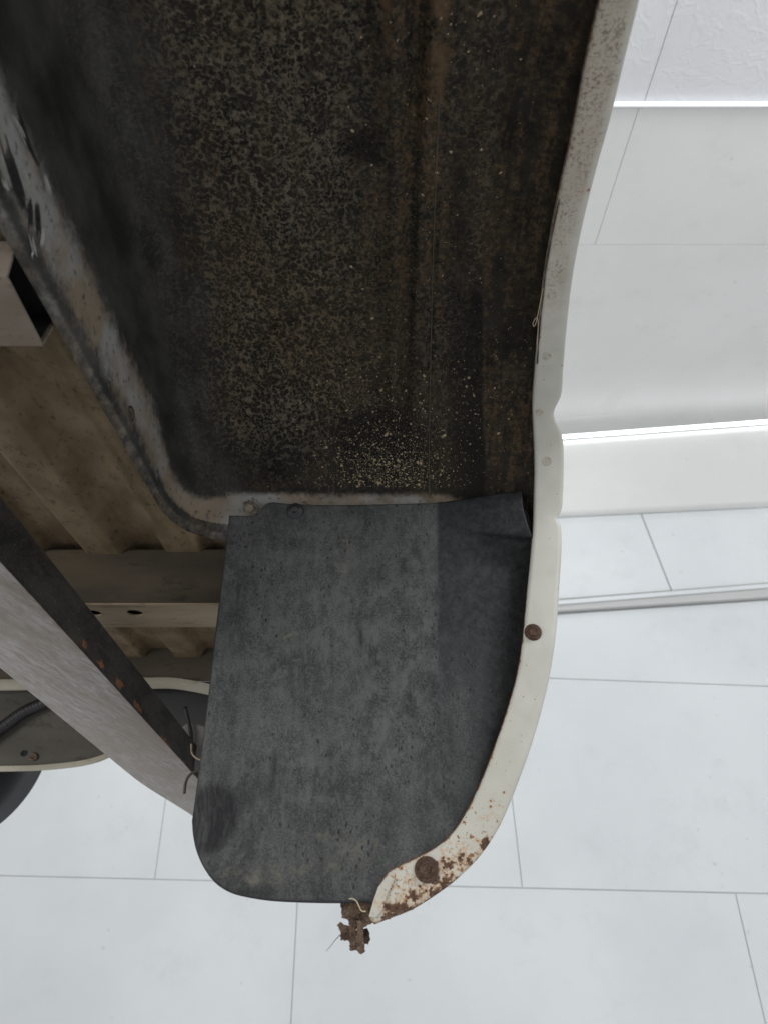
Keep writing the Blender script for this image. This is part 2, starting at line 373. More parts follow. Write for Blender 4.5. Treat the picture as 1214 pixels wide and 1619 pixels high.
# trim ledge
def strip_between(name, f0, f1, x0, x1, b0, b1, proud, mat, parent):
    q = [wpt(x0, f0(x0), b0), wpt(x1, f0(x1), b0), wpt(x1, f1(x1), b1), wpt(x0, f1(x0), b1)]
    v, f = prism(q, -WN*proud); return fix(mk(name, v, f, mat, parent, smooth=False, bevel=.003))
strip_between('trim_strip', lambda x: ledge(x), lambda x: ledge2(x), -600, 2200, -.001, -.001, .030, MAT_TRIM, wall)
strip_between('trim_cap', lambda x: ledge(x)-3, lambda x: ledge(x)+4, -600, 2200, -.032, -.032, .010, MAT_WALL, wall)
# leaning panel course above the ledge
def top810(x): return 857.5 - .0475*x
for (xa, xb, ta, tb) in ((-500, 420, -500, 400), (422, 1060, 402, 1010), (1063, 1900, 1013, 1850)):
    q = [wpt(xa, ledge(xa)-3, -.01), wpt(xb, ledge(xb)-3, -.01), wpt(tb, top810(tb), .10), wpt(ta, top810(ta), .10)]
    v, f = prism(q, WN*.02); fix(mk('slanted_board', v, f, MAT_WALL, wall, smooth=False, bevel=.0012))
# cove from there to the ceiling lamp
def lampy(x): return 757 - .0745*x
nx, ny = 3, 14; V = []
for j in range(ny):
    t = j/(ny-1)
    for x in (-500, 700, 1900):
        y = top810(x)*(1-t) + (lampy(x)+6)*t
        V.append(wpt(x, y, .075 - .10*t**2.2))
o = mk('cove_panel', V, grid_faces(ny, nx), MAT_CEIL, wall, solid=.02); fix(o)
# ceiling
CZ = 2.42
cpt = lambda x, y: onZ(x, y, CZ)
cback = CZ + .006
v, f = prism([(-4, -1.0, cback), (5, -1.0, cback), (5, 3.9, cback), (-4, 3.9, cback)], (0, 0, .02))
ceil = fix(mk('ceiling', v, f, MAT_JOINT, None, smooth=False)); ceil['kind'] = 'structure'
def cboard(P, mat, gap=.0011):
    P = [Vector((p[0], p[1], CZ)) for p in P]; e1 = (P[1]-P[0]).normalized(); e2 = (P[3]-P[0]).normalized()
    P = [p + e1*(gap if i in (0, 3) else -gap) + e2*(gap if i in (0, 1) else -gap) for i, p in enumerate(P)]
    v, f = prism(P, (0, 0, .0057)); return fix(mk('ceiling_board', v, f, mat, ceil, smooth=False, bevel=.0012))
y160 = cpt(1100, 161).y; y387 = cpt(1000, 387).y; yend = 2.98
xa = cpt(1020, 155); xb = cpt(940, 387)
for (x0, x1) in ((-3.9, -1.0), (-1.0, xa.x), (xa.x, 2.9), (2.9, 4.9)):
    cboard([(x0, -.9), (x1, -.9), (x1, y160), (x0, y160)], MAT_FILM)
for (x0, x1) in ((-3.9, -1.6), (-1.6, xb.x), (xb.x, 3.2), (3.2, 4.9)):
    cboard([(x0, y160), (x1, y160), (x1, y387), (x0, y387)], MAT_CEIL, .0009)
for (x0, x1) in ((-3.9, -.9), (-.9, 2.4), (2.4, 4.9)):
    cboard([(x0, y387), (x1, y387), (x1, 3.45-.1*x1), (x0, 3.45-.1*x0)], MAT_CEIL, .0008)
q = [onZ(x, y, CZ-.0005) for x, y in ((700, 676), (985, 655), (984, 662), (700, 683))]
v, f = prism(q, (0, 0, -.003)); fix(mk('peeled_strip', v, f, MAT_CEIL, ceil, smooth=False))

# lamps
def lamp(name, p0, p1, r, mat, label):
    t = thing(name, label, 'light'); t.location = (0, 0, EYE)
    p0, p1 = Vector(p0), Vector(p1); n = 24
    v, f = tube([p0.lerp(p1, i/n) for i in range(n+1)], r, 12); mk('tube', v, f, mat, t)
    d = (p1-p0).normalized()
    for p, s in ((p0, -1), (p1, 1)):
        v, f = tube([p, p+d*s*.04], r*1.15, 12); mk('end_cap', v, f, MAT_TRIM, t)
    v, f = tube([p0+Vector((0, r*1.2, r*.7)), p1+Vector((0, r*1.2, r*.7))], r*.5, 6); mk('mounting_rail', v, f, MAT_TRIM, t)
    return t
lamp('tube_light', (-1.2, y160, CZ-.016), (3.0, y160, CZ-.012), .0085, MAT_GLOW2, 'slim white ceiling tube light nearer the top of the photograph')
a = wpt(300, lampy(300), -.05); b = wpt(1700, lampy(1700), -.05)
lamp('tube_light', a, b, .0105, MAT_GLOW, 'bright white tube light in the corner where wall meets ceiling')

# ================================================================== TRUCK
truck = thing('pickup_truck', 'old cream pickup truck, rear wheel well and mud flap seen from below', 'truck')

# ---- profiles (Y,Z)
ROOF = catmull([(.805, .417), (.788, .426), (.768, .446), (.735, .483), (.69, .525), (.6, .58), (.48, .615), (.35, .628), (.2, .61), (.05, .56), (-.1, .47), (-.2, .36)], 500)
LIP = catmull([(.747, -.35), (.747, .1), (.747, .3), (.745, .38), (.735, .435), (.705, .485), (.65, .53), (.56, .565), (.45, .585), (.33, .59), (.2, .575), (.05, .52), (-.1, .42), (-.18, .32)], 700)
def prof_fn(prof):
    a = np.arctan2(prof[:, 1], prof[:, 0]); i = np.argsort(a)
    return lambda e: (float(np.interp(e, a[i], prof[i, 0])), float(np.interp(e, a[i], prof[i, 1])))
roof_at, lip_at = prof_fn(ROOF), prof_fn(LIP)
def on_prof(fn, x, y, e=None):
    Y, Z = fn(el(y)); return Vector(((x-CX)/F*zc_of(Y, Z), Y, Z))
def lerp_pts(pts):
    P = np.array(pts, float); return lambda y: float(np.interp(y, P[:, 1], P[:, 0]))

IN = [(948, 0), (925, 100), (903, 215), (880, 320), (868, 385), (858, 450), (851, 520), (845, 590), (842, 640), (844, 690), (845.5, 730), (845, 770), (843, 830), (838, 890), (832, 950), (826, 1010), (818, 1060), (805, 1110), (785, 1170), (758, 1240), (728, 1298), (700, 1331), (664, 1353), (636, 1366), (613, 1380), (597, 1407), (584, 1450)]
OUT = [(1008, 0), (986, 90), (962, 190), (940, 270), (918, 360), (903, 440), (894, 520), (889, 580), (886, 622), (877, 643), (874, 653), (877, 666), (885, 682), (889, 705), (889.5, 740), (888, 785), (886, 804), (879, 818), (880.5, 823), (885, 834), (885.5, 870), (882, 930), (877, 1000), (868, 1060), (857, 1110), (840, 1170), (815, 1240), (788, 1303), (758, 1349), (725, 1383), (690, 1410), (650, 1435), (618, 1448), (590, 1459)]
in_x = lerp_pts(IN[:18])

# ---- wheel house
ys = np.r_[np.linspace(851, 700, 70), np.linspace(697, -120, 240), np.linspace(-160, -3500, 40)]
els = [el(y) for y in ys]
X0f = lambda Y: float(np.interp(Y, [.70, .716, .742, .769, .786, .797, .805], [-.263, -.2625, -.257, -.244, -.223, -.195, -.165]))
nl, nm, nr_ = 46, 220, 26
V, MK, MK2, UVS = [], [], [], []
def gss(d, s): return math.exp(-(d/s)**2)
arc = 0; prev = None
nn = 3.4
def wdust(q, Y):
    q = q/(1-.55*smooth(.60, .75, Y)); return max(.60*(1-smooth(.045, .10, q)), .95*gss(q-.042, .036))
def k_s(zz, D): return (zz-.42)/max(D, 1e-4)
def smooth(a, b, t):
    t = min(1, max(0, (t-a)/(b-a))); return t*t*(3-2*t)
for r, (y, e) in enumerate(zip(ys, els)):
    Y, Z = roof_at(e); z = zc_of(Y, Z)
    if prev: arc += math.hypot(Y-prev[0], Z-prev[1])
    prev = (Y, Z)
    x0 = X0f(Y); D = max(Z-.42, 0.0)
    xc = float(np.interp(Y, [.25, .46, .69, .74, .78], [-.205, -.220, -.232, -.215, -.190]))
    if x0 > -.23: xc = max(xc, x0 + .03)
    yt = max(y, -120)
    ly, lz = lip_at(e); lx = (in_x(max(y, 0)) - CX)/F*zc_of(ly, lz) + (0 if y > 0 else max(-.05, .00005*y))
    xr = lx - .062
    # profile normal (towards camera)
    Ya, Za = roof_at(e+.004); Yb, Zb = roof_at(e-.004); t2 = Vector((0, Ya-Yb, Za-Zb)).normalized(); nrm = Vector((0, -t2.z, t2.y))
    if nrm.dot(Vector((0, Y, Z))) > 0: nrm = -nrm
    row = []
    # hem
    row.append((x0-.0060, Y+.002, .409, 'h')); row.append((x0-.0056, Y+.001, .4145, 'h')); row.append((x0-.003, Y, .4185, 'h'))
    for k in range(nl):
        a = (k/nl)*math.pi/2
        ne = nn - 1.3*smooth(.56, .74, Y); sx = math.cos(a)**(2/ne); sz = math.sin(a)**(2/ne)
        zz = .42 + D*sz
        # rolled bead close to the floor edge
        bead = -.012*gss(zz-.452, .016)*min(1, D/.05)
        row.append((xc - (xc-x0)*sx + bead*0, Y, zz, 'w'))
    for k in range(nm+1):
        row.append((xc + (xr-xc)*k/nm, Y, Z, 'r'))
    for k in range(1, nr_+1):
        a = (k/nr_)*math.pi/2; sx = math.sin(a)**(2/2.4); sz = math.cos(a)**(2/2.4)
        row.append((xr + (lx+.004-xr)*sx, ly+.006 + (Y-ly-.006)*sz, lz+.004 + (Z-lz-.004)*sz, 's'))
    for (X, yy, zz, kd) in row:
        p = Vector((X, yy, zz)); px = CX + F*X/max(z, .2)
        mott = dust = rust = wal = streak = spk = 0.0
        if kd == 'r':
            # pressed creases and a lap seam along the arch
            gx = X
            fade = smooth(700, 640, y)
            p += nrm*(-.0065*gss(gx-.0265, .006)*fade + .0048*gss(gx-.010, .008)*fade + .0035*gss(gx-.039, .006)*fade)
            seam = .0585
            p += nrm*(.0012*(1 if gx > seam else 0) + .0012*gss(gx-seam, .0016))
            p += nrm*(.006*gss(gx-.003, .014)*smooth(330, 60, yt) + .006*gss(gx-.047, .012)*smooth(300, 40, yt))
            # dent near the top of the picture
            p += nrm*(-.004*gss(px-572, 45)*gss(y-232, 40))
        # rear lip roll, dusty
        lipr = smooth(766, 792, y)
        if kd == 'r':
            mott = (.25+.75*smooth(-.01, .055, X-xc))*(1-.62*smooth(470, 640, px))*(1-.75*smooth(640, 760, y))
            mott = max(mott, .45*smooth(690, 760, px)*(1-smooth(790, 850, px))*(1-smooth(420, 600, y)))
            rust = max(.55*gss(px-612, 16)*smooth(210, 40, yt), .54*gss(px-690-.05*yt, max(4, 36*(1-max(0, yt-60)/210)))*smooth(260, 120, yt), .45*gss(px-655, 26)*smooth(700, 200, yt)*.8)
            streak = (.9*gss(px-650, 70) + .35)*smooth(760, 300, yt)*.9
            streak = max(streak, .7*gss(px-825, 28)*smooth(640, 200, yt))
            spk = max(.95*gss((px-600)/1.2, 75)*gss(y-700, 75), .95*gss(px-775, 65)*smooth(330, 520, y)*(1-smooth(790, 830, y)), .8*gss(px-572, 48)*gss(y-232, 42), .55*gss(px-725, 30)*smooth(120, 260, yt))
            dust = lipr*(1.05 - .25*smooth(420, 520, px))*(1-smooth(690, 770, px)*.9)
            dust = max(dust, .55*gss(px-(285), 70)*smooth(735, 790, y))
            qr = Z-.42; nearw = 1-smooth(0, .035, X-xc)
            dust = max(dust, nearw*wdust(qr, Y), .9*(1-smooth(.008, .034, qr))*(1-smooth(690, 770, px)))
            wal = 1-smooth(-.01, .06, X-xc)
        elif kd == 's':
            streak = .75; rust = .10*smooth(600, 200, yt)
        else:
            q = (zz-.42)
            wal = 1.0; mott = .25*smooth(.7, 1.0, k_s(zz, D))
            band = 1-smooth(.045, .10, q)
            dust = wdust(q, Y)
            dust = max(dust, lipr*1.1*(1-smooth(.02, .05, q)))
            if q < .008: dust *= .45
            if kd == 'h': dust = .5
        V.append(p); MK.append((mott, dust, rust)); MK2.append((wal, streak, spk)); UVS.append((X, arc))
NC = 3 + nl + nm + 1 + nr_; NR = len(ys)
wh = mk('wheel_house', V, grid_faces(NR, NC), MAT_WH, truck, {'mask': np.array(MK), 'mask2': np.array(MK2)}, UVS)
fix(wh)
wh['label'] = 'dark undercoated inside of the wheel well with dust-veined mottling'
BV_WH = BVHTree.FromPolygons(V, grid_faces(NR, NC))
def hit(bvh, x, y, lift=.0005):
    p, n, i, d = bvh.ray_cast(Vector((0, 0, 0)), ray(x, y))
    if p is None: return None, None
    if n.dot(ray(x, y)) > 0: n = -n
    return p + n*lift, n
SEAMPTS = [(694, 150), (688, 300), (683, 450), (680, 600), (678, 720), (679, 786)]
# small dimples / drain plugs on the inner flange
for (x, y, r) in ((207, 655, 10), (173, 608, 4)):
    p, n = hit(BV_WH, x, y, .0)
    if p:
        s = r*p.length/F
        v, f = lathe([(s*1.35, -.001), (s*1.2, .0012), (s*.95, .0014), (s*.8, -.0005), (s*.4, .0008), (.0001, .001)], 20, p, n)
        o = mk('drain_plug', v, f, MAT_SILL, wh)
# mud flecks: thousands of tiny chips stuck to the arch
FV, FF = [], []
def fleck(x, y, s):
    p, n = hit(BV_WH, x, y, .0001)
    if p is None or p.x > .2 or y > 772: return
    t = n.orthogonal().normalized(); b = n.cross(t); k = random.randint(4, 6); a0 = random.random()*6.28
    i0 = len(FV); st = random.uniform(.6, 1.7)
    for j in range(k):
        a = a0+2*math.pi*j/k; rr = s*random.uniform(.6, 1.15)
        FV.append(p + t*math.cos(a)*rr + b*math.sin(a)*rr*st)
    FV.append(p + n*s*random.uniform(.3, .6)); top = len(FV)-1
    for j in range(k): FF.append((i0+j, i0+(j+1) % k, top))
def size(): return .00030*math.exp(random.gauss(.25, .55))
for _ in range(2300): fleck(random.gauss(602, 52), 770-abs(random.gauss(0, 62)), size())
for _ in range(550): fleck(random.gauss(660, 34), random.gauss(735, 30), size())
for _ in range(420): fleck(random.gauss(745, 48), random.gauss(640, 75), size()*1.05)
for _ in range(420): fleck(random.gauss(590, 45), random.gauss(600, 60), size()*.9)
for _ in range(260): fleck(random.uniform(480, 830), random.uniform(0, 780), size()*1.0)
for _ in range(200): fleck(random.gauss(680, 60), random.uniform(0, 500), size())
for _ in range(110): fleck(random.uniform(180, 560), random.uniform(0, 770), size()*.8)
for (x, y, s) in ((556, 422, 3.0), (670, 594, 3.6), (749, 626, 3.0), (690, 273, 3), (557, 207, 3), (674, 188, 3.4), (668, 308, 3.2), (737, 611, 2.6), (741, 597, 2.2), (602, 617, 2.6), (641, 618, 2.4), (662, 766, 2.4), (541, 736, 2.6), (535, 717, 2.3), (498, 720, 2.3), (757, 22, 2.6), (712, 240, 2.5), (640, 505, 2), (760, 237, 2.2)):
    fleck(x, y, s*.00078)
o = mk('mud_fleck', FV, FF, MAT_MUD, wh, smooth=False); o['kind'] = 'stuff'
# scrape marks on the inner wall
def ribbon(name, pts, wpx, mat, bvh, parent, lift=.0006):
    P = resample(catmull(pts, 40) if len(pts) > 2 else pts, 26); V = []; ok = []
    for i, (x, y) in enumerate(P):
        d = P[min(i+1, 25)] - P[max(i-1, 0)]; d = d/np.linalg.norm(d); nrm = np.array((-d[1], d[0]))
        t = i/25; wv = wpx*(math.sin(math.pi*min(1, max(.02, t)))**.5)*(.75+.5*random.random())
        for s in (-1, 1):
            p, n = hit(bvh, x+nrm[0]*wv*.5*s, y+nrm[1]*wv*.5*s, lift)
            V.append(p); ok.append(p is not None)
    if not all(ok): return
    return mk(name, V, grid_faces(26, 2), mat, parent)
def bundle(pts, wpx, n, mat, thin, lift):
    for k in range(n):
        o_ = (k/(max(1, n-1))-.5)*wpx; a0, a1 = random.uniform(0, .3), random.uniform(.7, 1)
        q = resample(catmull(pts, 40), 40)[int(a0*39):int(a1*39)+1]; q = q[np.linspace(0, len(q)-1, 5).astype(int)]
        ribbon('scrape_mark', [(x+o_, y-o_*.3) for x, y in q], thin*random.uniform(.7, 1.3), mat, BV_WH, wh, lift+.00012*k)
for pts, wp, n in (([(2, 205), (14, 250), (26, 290), (36, 325), (46, 360)], 10, 6), ([(22, 163), (34, 195), (46, 232), (62, 268)], 4, 3), ([(58, 318), (60, 345), (62, 378)], 4, 3), ([(44, 300), (48, 340), (47, 372)], 4, 3)):
    bundle(pts, wp*1.15, n, MAT_BLK, 2.3, .0004)
for pts, wp, n in (([(66, 275), (72, 292), (79, 312)], 4, 3), ([(45, 368), (50, 390), (55, 412)], 4, 3), ([(63, 358), (65, 376), (61, 394)], 4, 4), ([(2, 280), (7, 296), (12, 304)], 4, 3), ([(14, 180), (30, 205), (44, 238)], 3, 2), ([(30, 262), (38, 278), (42, 292)], 3, 2)):
    bundle(pts, wp, n, MAT_BARE, 1.5, .0014)
P = [hit(BV_WH, x, y, .0001)[0] for x, y in catmull(SEAMPTS, 60)]
v, f = tube(P, .0007, 6); mk('seam_bead', v, f, MAT_SILL, wh)

# ---- quarter panel: wheel lip flange + outer skin
NA = 420
I3 = [on_prof(lip_at, x, y) for x, y in resample(IN, NA)]
O3 = [on_prof(lip_at, x, y) for x, y in resample(catmull(OUT, 1200), NA)]
# pair by matching arc position on smoother parametrisation: y-based on the straight part, length-based at the bottom
def pair(A, B, n):
    A = np.array(A, float); B = np.array(B, float)
    sa = np.r_[0, np.cumsum(np.linalg.norm(np.diff(A, axis=0), axis=1))]; sb = np.r_[0, np.cumsum(np.linalg.norm(np.diff(B, axis=0), axis=1))]
    ka = [0, np.interp(1000, A[:, 1], sa), np.interp(1352, A[:, 1], sa), sa[-1]]; kb = [0, np.interp(1012, B[:, 1], sb), np.interp(1398, B[:, 1], sb), sb[-1]]
    t = np.linspace(0, 3, n); ta = np.interp(t, [0, 1.9, 2.65, 3], ka); tb = np.interp(t, [0, 1.9, 2.65, 3], kb)
    return [np.array([np.interp(ta, sa, A[:, k]) for k in (0, 1)]).T, np.array([np.interp(tb, sb, B[:, k]) for k in (0, 1)]).T]
PA, PB = pair(catmull(IN, 600), catmull(OUT, 1000), NA)
# continue the lip beyond the top of the frame
extra = []
for ey in np.linspace(-2600, -40, 30):
    Y, Z = lip_at(el(ey)); z = zc_of(Y, Z)
    extra.append((Vector((.160, Y, Z)), Vector((.190, Y, Z)), ey))
def outward(p):
    e = math.atan2(p.z, p.y); Ya, Za = lip_at(e+.01); Yb, Zb = lip_at(e-.01)
    t = Vector((0, Ya-Yb, Za-Zb)).normalized(); n = Vector((0, t.z, -t.y))
    return n if n.dot(p) > 0 else -n
V, MK = [], []; AC = 9
rows = [(a, b, -50) for a, b, _ in extra] + [(on_prof(lip_at, *PA[i]), on_prof(lip_at, *PB[i]), PB[i][1]) for i in range(NA)]
for (a, b, y) in rows:
    n = outward((a+b)/2); acr = (b-a); L = acr.length; ad = acr.normalized()
    low = smooth(1180, 1420, y)
    ez = 1.0
    top_d = .85*smooth(760, 160, y) + .18
    seq = [(a + n*.006, 1, 0), (a + n*.002 + ad*.0002, 1, 0)]
    for k in range(AC):
        t = k/(AC-1); p = a.lerp(b, t)
        bow = -.0010*math.sin(math.pi*t)
        seq.append((p + n*bow, max(0, 1-t*9)*.85, t))
    bend = ad*.0016 + n*.0020
    seq.append((b + ad*.0014 + n*.0016, .05*ez, 1)); seq.append((b + ad*.0020 + n*.005, 0, 1)); seq.append((b + ad*.0022 + n*.02, 0, 1)); seq.append((b + ad*.0018 + n*.09, 0, 1)); seq.append((b + ad*.0005 + n*.30, 0, 1))
    for (p, eg, t) in seq:
        rst = .10 + .66*low*(.62+.5*t) + .26*smooth(960, 1200, y)
        edg = eg*(.62+.5*smooth(850, 1150, y) + .15*smooth(600, 300, y)) + (.75*smooth(.75, 1, t)*smooth(1385, 1440, y))
        MK.append((rst, edg, top_d*(1-.6*smooth(.7, 1, t)))); V.append(p)
NCF = len(V)//len(rows)
# local big paint losses
for i, p in enumerate(V):
    z = zc_of(p.y, p.z); px = CX+F*p.x/z; e = math.atan2(p.z, p.y); py = CY - F*math.tan(e-TH)
    mk0 = list(MK[i])
    mk0[0] = max(mk0[0], 1.5*gss((px-768), 12)*gss(py-1335, 20), 1.45*gss((px-632)/1.5, 22)*gss(py-1436, 13), .9*gss((px-770), 14)*gss(py-1290, 16), 1.05*gss(px-695, 24)*gss(py-1393, 16), 1.2*gss(px-588, 14)*gss(py-1446, 14))
    MK[i] = tuple(mk0)
qp = mk('quarter_panel', V, grid_faces(len(rows), NCF), MAT_PAINT, truck, {'mask': np.array(MK)})
fix(qp); qp['label'] = 'cream painted wheel lip and body side with rust at its lower end'
BV_QP = BVHTree.FromPolygons(V, grid_faces(len(rows), NCF))
PLAIN = np.array
def simple_mask(n, m3): return {'mask': np.tile(np.array(m3, float), (n, 1))}
# spot welds
for (x, y, r) in ((873, 467, 5.6), (864, 563, 5.8), (852, 652, 5), (864, 729, 6.2)):
    p, n = hit(BV_QP, x, y, .0)
    if p is None: continue
    s = r*p.length/F
    v, f = lathe([(s*1.3, -.0003), (s*1.12, .0003), (s*.95, .00035), (s*.82, .0001), (s*.5, .00012), (.0001, .00015)], 20, p, n)
    mk('spot_weld', v, f, MAT_PAINT, qp, simple_mask(len(v), (.12, 0, .75)))
P = [on_prof(lip_at, x+1.5, y)*.998 for x, y in catmull([(882, 315), (873, 358), (866, 395), (860, 432), (856, 470), (851.5, 512), (849, 545), (847, 575)], 70)]
v, f = tube(P, [.0004+.0005*abs(math.sin(i*.21)) for i in range(70)], 6); mk('sealant_bead', v, f, MAT_RUSTB, qp)
# folded seam tab at the lower end of the lip
pts = [(613, 1383), (624, 1390), (612, 1415), (604, 1440), (594, 1452), (583, 1450), (590, 1425), (598, 1402)]
poly = [onY(x, y, .7425) for x, y in pts]; v, f = prism(poly, (0, .0035, 0))
fix(mk('seam_tab', v, f, MAT_PAINT, qp, simple_mask(len(v), (.80, .55, .5)), smooth=False, bevel=.001))

# ---- mud flap
TOP = [(363, 815), (385, 815.5), (402, 816), (409, 811), (415, 802), (421, 796.5), (431, 794), (455, 796.5), (500, 798.5), (560, 798.5), (620, 797), (690, 795), (712, 792), (745, 787), (790, 779), (823, 776)]
LEFT = [(363, 815), (352, 910), (341, 1000), (331, 1090), (320, 1180), (309, 1262), (304, 1298)]
BOT = [(304, 1298), (306, 1322), (312, 1348), (324, 1374), (341, 1396), (364, 1411), (392, 1419), (430, 1424.5), (480, 1427), (540, 1428), (575, 1427), (600, 1436)]
RIGHT = [(823, 776), (825, 788), (827, 805), (834, 830), (841, 850), (850, 885), (845, 950), (839, 1010), (830, 1062), (818, 1115), (798, 1176), (772, 1246), (741, 1306), (712, 1342), (672, 1366), (635, 1382), (612, 1408), (600, 1436)]
nu, nv = 190, 220
U = np.linspace(0, 1, nu); W = np.linspace(0, 1, nv)
def fn_of(pts, n):
    q = resample(catmull(pts, 500), n); return q
T_ = resample(TOP, nu); B_ = fn_of(BOT, nu); L_ = fn_of(LEFT, nv); R_ = fn_of(RIGHT, nv)
# re-space so that opposite curves line up in x
G = np.zeros((nv, nu, 2))
for j, v_ in enumerate(W):
    for i, u_ in enumerate(U):
        G[j, i] = (1-v_)*T_[i] + v_*B_[i] + (1-u_)*L_[j] + u_*R_[j] - ((1-u_)*(1-v_)*T_[0] + u_*(1-v_)*T_[-1] + (1-u_)*v_*B_[0] + u_*v_*B_[-1])
gx, gy = G[..., 0].ravel(), G[..., 1].ravel()
def ss(a, b, t): t = np.clip((t-a)/(b-a), 0, 1); return t*t*(3-2*t)
def g2(d, s): return np.exp(-(d/s)**2)
right = ss(684, 704, gx - .0*gy)*(1-.0*ss(1000, 1200, gy))
crease_x = 690 + 8*np.sin(gy/90.)
yb = .7515 + .004*np.sin(gx/120.+.6)*ss(830, 1000, gy) + .003*np.sin(gy/140.) + .024*np.clip((gx-690)/150., 0, 1)*ss(850, 900, gy)*(1-ss(1000, 1330, gy)) + .007*g2(gx-560, 70)*ss(820, 900, gy)
# wedge-shaped pocket in the upper right corner
wedge = ss(692, 845, gx)*(1-ss(836+.08*(gx-700), 846+.08*(gx-700), gy))
yb = yb - .012*wedge + .006*ss(692, 800, gx)*g2(gy-865, 26)
yb = yb + .010*ss(838, 800, gx)*ss(800, 770, gy)*ss(700, 760, gx)
yb = yb + .004*ss(330, 305, gx)
VV = [onY(x, y, Y) for x, y, Y in zip(gx, gy, yb)]
lite = np.clip(.9*g2(gx-610, 55)*ss(900, 980, gy)*(1-ss(1150, 1300, gy)) + .55*g2(gx-650, 35)*(1-ss(1000, 1150, gy)) + .45*g2(gx-510, 60)*ss(1100, 1000, gy) + .35*g2(gx-420, 90)*g2(gy-1060, 130) + .5*g2(gx-480, 40)*g2(gy-1230, 80)+.35, 0, 1)  # lighter areas; the middle stripe paints in the bent flap's sheen
tan_ = np.clip(.62*g2(gx-400, 85)*g2(gy-1385, 38) + .60*g2(gx-560, 70)*g2(gy-1350, 60) + .62*g2(gx-545, 42)*g2(gy-870, 65) + .55*g2(gx-405, 30)*g2(gy-855, 40) + .35*g2(gx-480, 60)*g2(gy-1290, 90) + 1.0*g2((gx-455)*.35+(gy-1006)*.0, 7)*g2((gy-1006)+.42*(gx-455), 3.5) + .9*g2((gx-467)*.35, 5)*g2((gy-1044)+.14*(gx-467), 3), 0, 1)
cx_, cy_ = gx-331, gy-1300
smg = ((np.abs(cx_/44.)**2.4 + np.abs((cy_+6)/46.)**2.4) < 1)*1.0
smg = np.clip(1.2 - np.sqrt((cx_/44.)**2 + ((cy_+4 + .35*cx_)/52.)**2), 0, .30)/.30*1.0
smg = np.maximum(smg, .8*g2((gx-433) - .12*(1215-gy), 7)*g2(gy-1215, 32))
smg = np.maximum(smg, .75*g2((gx-571), 4)*g2(gy-1010, 20))
dk = g2(gx-390, 55)*g2(gy-1412, 10)
smg = np.maximum(smg, .7*dk)
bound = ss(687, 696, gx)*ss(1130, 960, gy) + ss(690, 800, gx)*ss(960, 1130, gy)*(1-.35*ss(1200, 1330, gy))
crease_shade = np.clip(1.0*np.maximum(bound, .8*ss(825, 845, gy)*0), 0, 1)  # shade of the bent right part, put into the rubber's colour
fu = np.tile(U, nv); fv = np.repeat(W, nu)
edge = np.clip(np.maximum(ss(.008, .0, fu), ss(.010, .002, 1-fv)), 0, 1)*.9
flap = mk('mud_flap', VV, grid_faces(nv, nu), MAT_FLAP, truck, {'mask': np.stack([lite, tan_, smg], 1), 'mask2': np.stack([crease_shade, edge, edge*0], 1)})
fix(flap)
# thickness: extrude towards the rear
if flap.data.polygons[1000].normal.y > 0: flap.data.flip_normals()
md = flap.modifiers.new('thickness', 'SOLIDIFY'); md.thickness = .0055; md.offset = -1
flap['label'] = 'dark grey worn rubber mud flap hanging behind the wheel well'
BV_FL = BVHTree.FromPolygons(VV, grid_faces(nv, nu))
# side lug of the flap behind the lip
poly = [onY(x, y, .762) for x, y in ((820, 772), (836, 775), (842, 850), (838, 856), (826, 806))]
v, f = prism(poly, (0, .006, 0)); fix(mk('mounting_lug', v, f, MAT_BLK, flap, smooth=False, bevel=.001))

# ---- fasteners
def washer_bolt(c, ax, rw, rh, hh, mat, parent, hexh=True, name='bolt', rot=0):
    v, f = lathe([(rw, -.002), (rw, .0012), (rw*.93, .0022), (rh*1.3, .0026), (rh*1.2, .0032)], 28, c, ax)
    o = mk(name, v, f, mat, parent)
    c2 = Vector(c)+Vector(ax).normalized()*.0025
    v, f = lathe([(rh, -.001), (rh, hh*.82), (rh*.9, hh), (rh*.62, hh), (rh*.55, hh*.84), (.0002, hh*.84)], 6, c2, ax)
    h = mk('bolt_head', v, f, mat, o, smooth=False, bevel=.0004)
    return o
def px_at(bv, x, y): return hit(bv, x, y, 0)
p = onY(397, 805, .758); washer_bolt(p, (-.1, -1, -.25), .0100, .0060, .0055, MAT_BOLT, wh)
p, n = hit(BV_QP, 842, 1000, 0); washer_bolt(p, n+Vector((-.05, 0, -.1)), .0098, .0060, .0050, MAT_RUSTB, qp)
p, n = hit(BV_QP, 674, 1375, 0); washer_bolt(p, n, .0118, .0082, .0055, MAT_RUSTB, qp)
# crust of rust next to the lower bolt
p, n = hit(BV_QP, 684, 1387, .0)
vv, ff = lathe([(.0065, -.001), (.0055, .0010), (.003, .0018), (.0003, .002)], 14, p, n)
vv = [q + Vector(((random.random()-.5)*.005, 0, (random.random()-.5)*.005)) for q in vv]
mk('rust_scab', vv, ff, MAT_RUST, qp)
# plastic push rivet on the flap
p, n = hit(BV_FL, 467, 809, 0)
v, f = lathe([(.0112, -.001), (.0110, .0012), (.0098, .0030), (.0072, .0050), (.0052, .0060), (.0050, .0066), (.0034, .0068), (.0030, .0052), (.0002, .0052)], 28, p, n+Vector((0, 0, -.25)))
mk('push_rivet', v, f, MAT_BLK, flap)

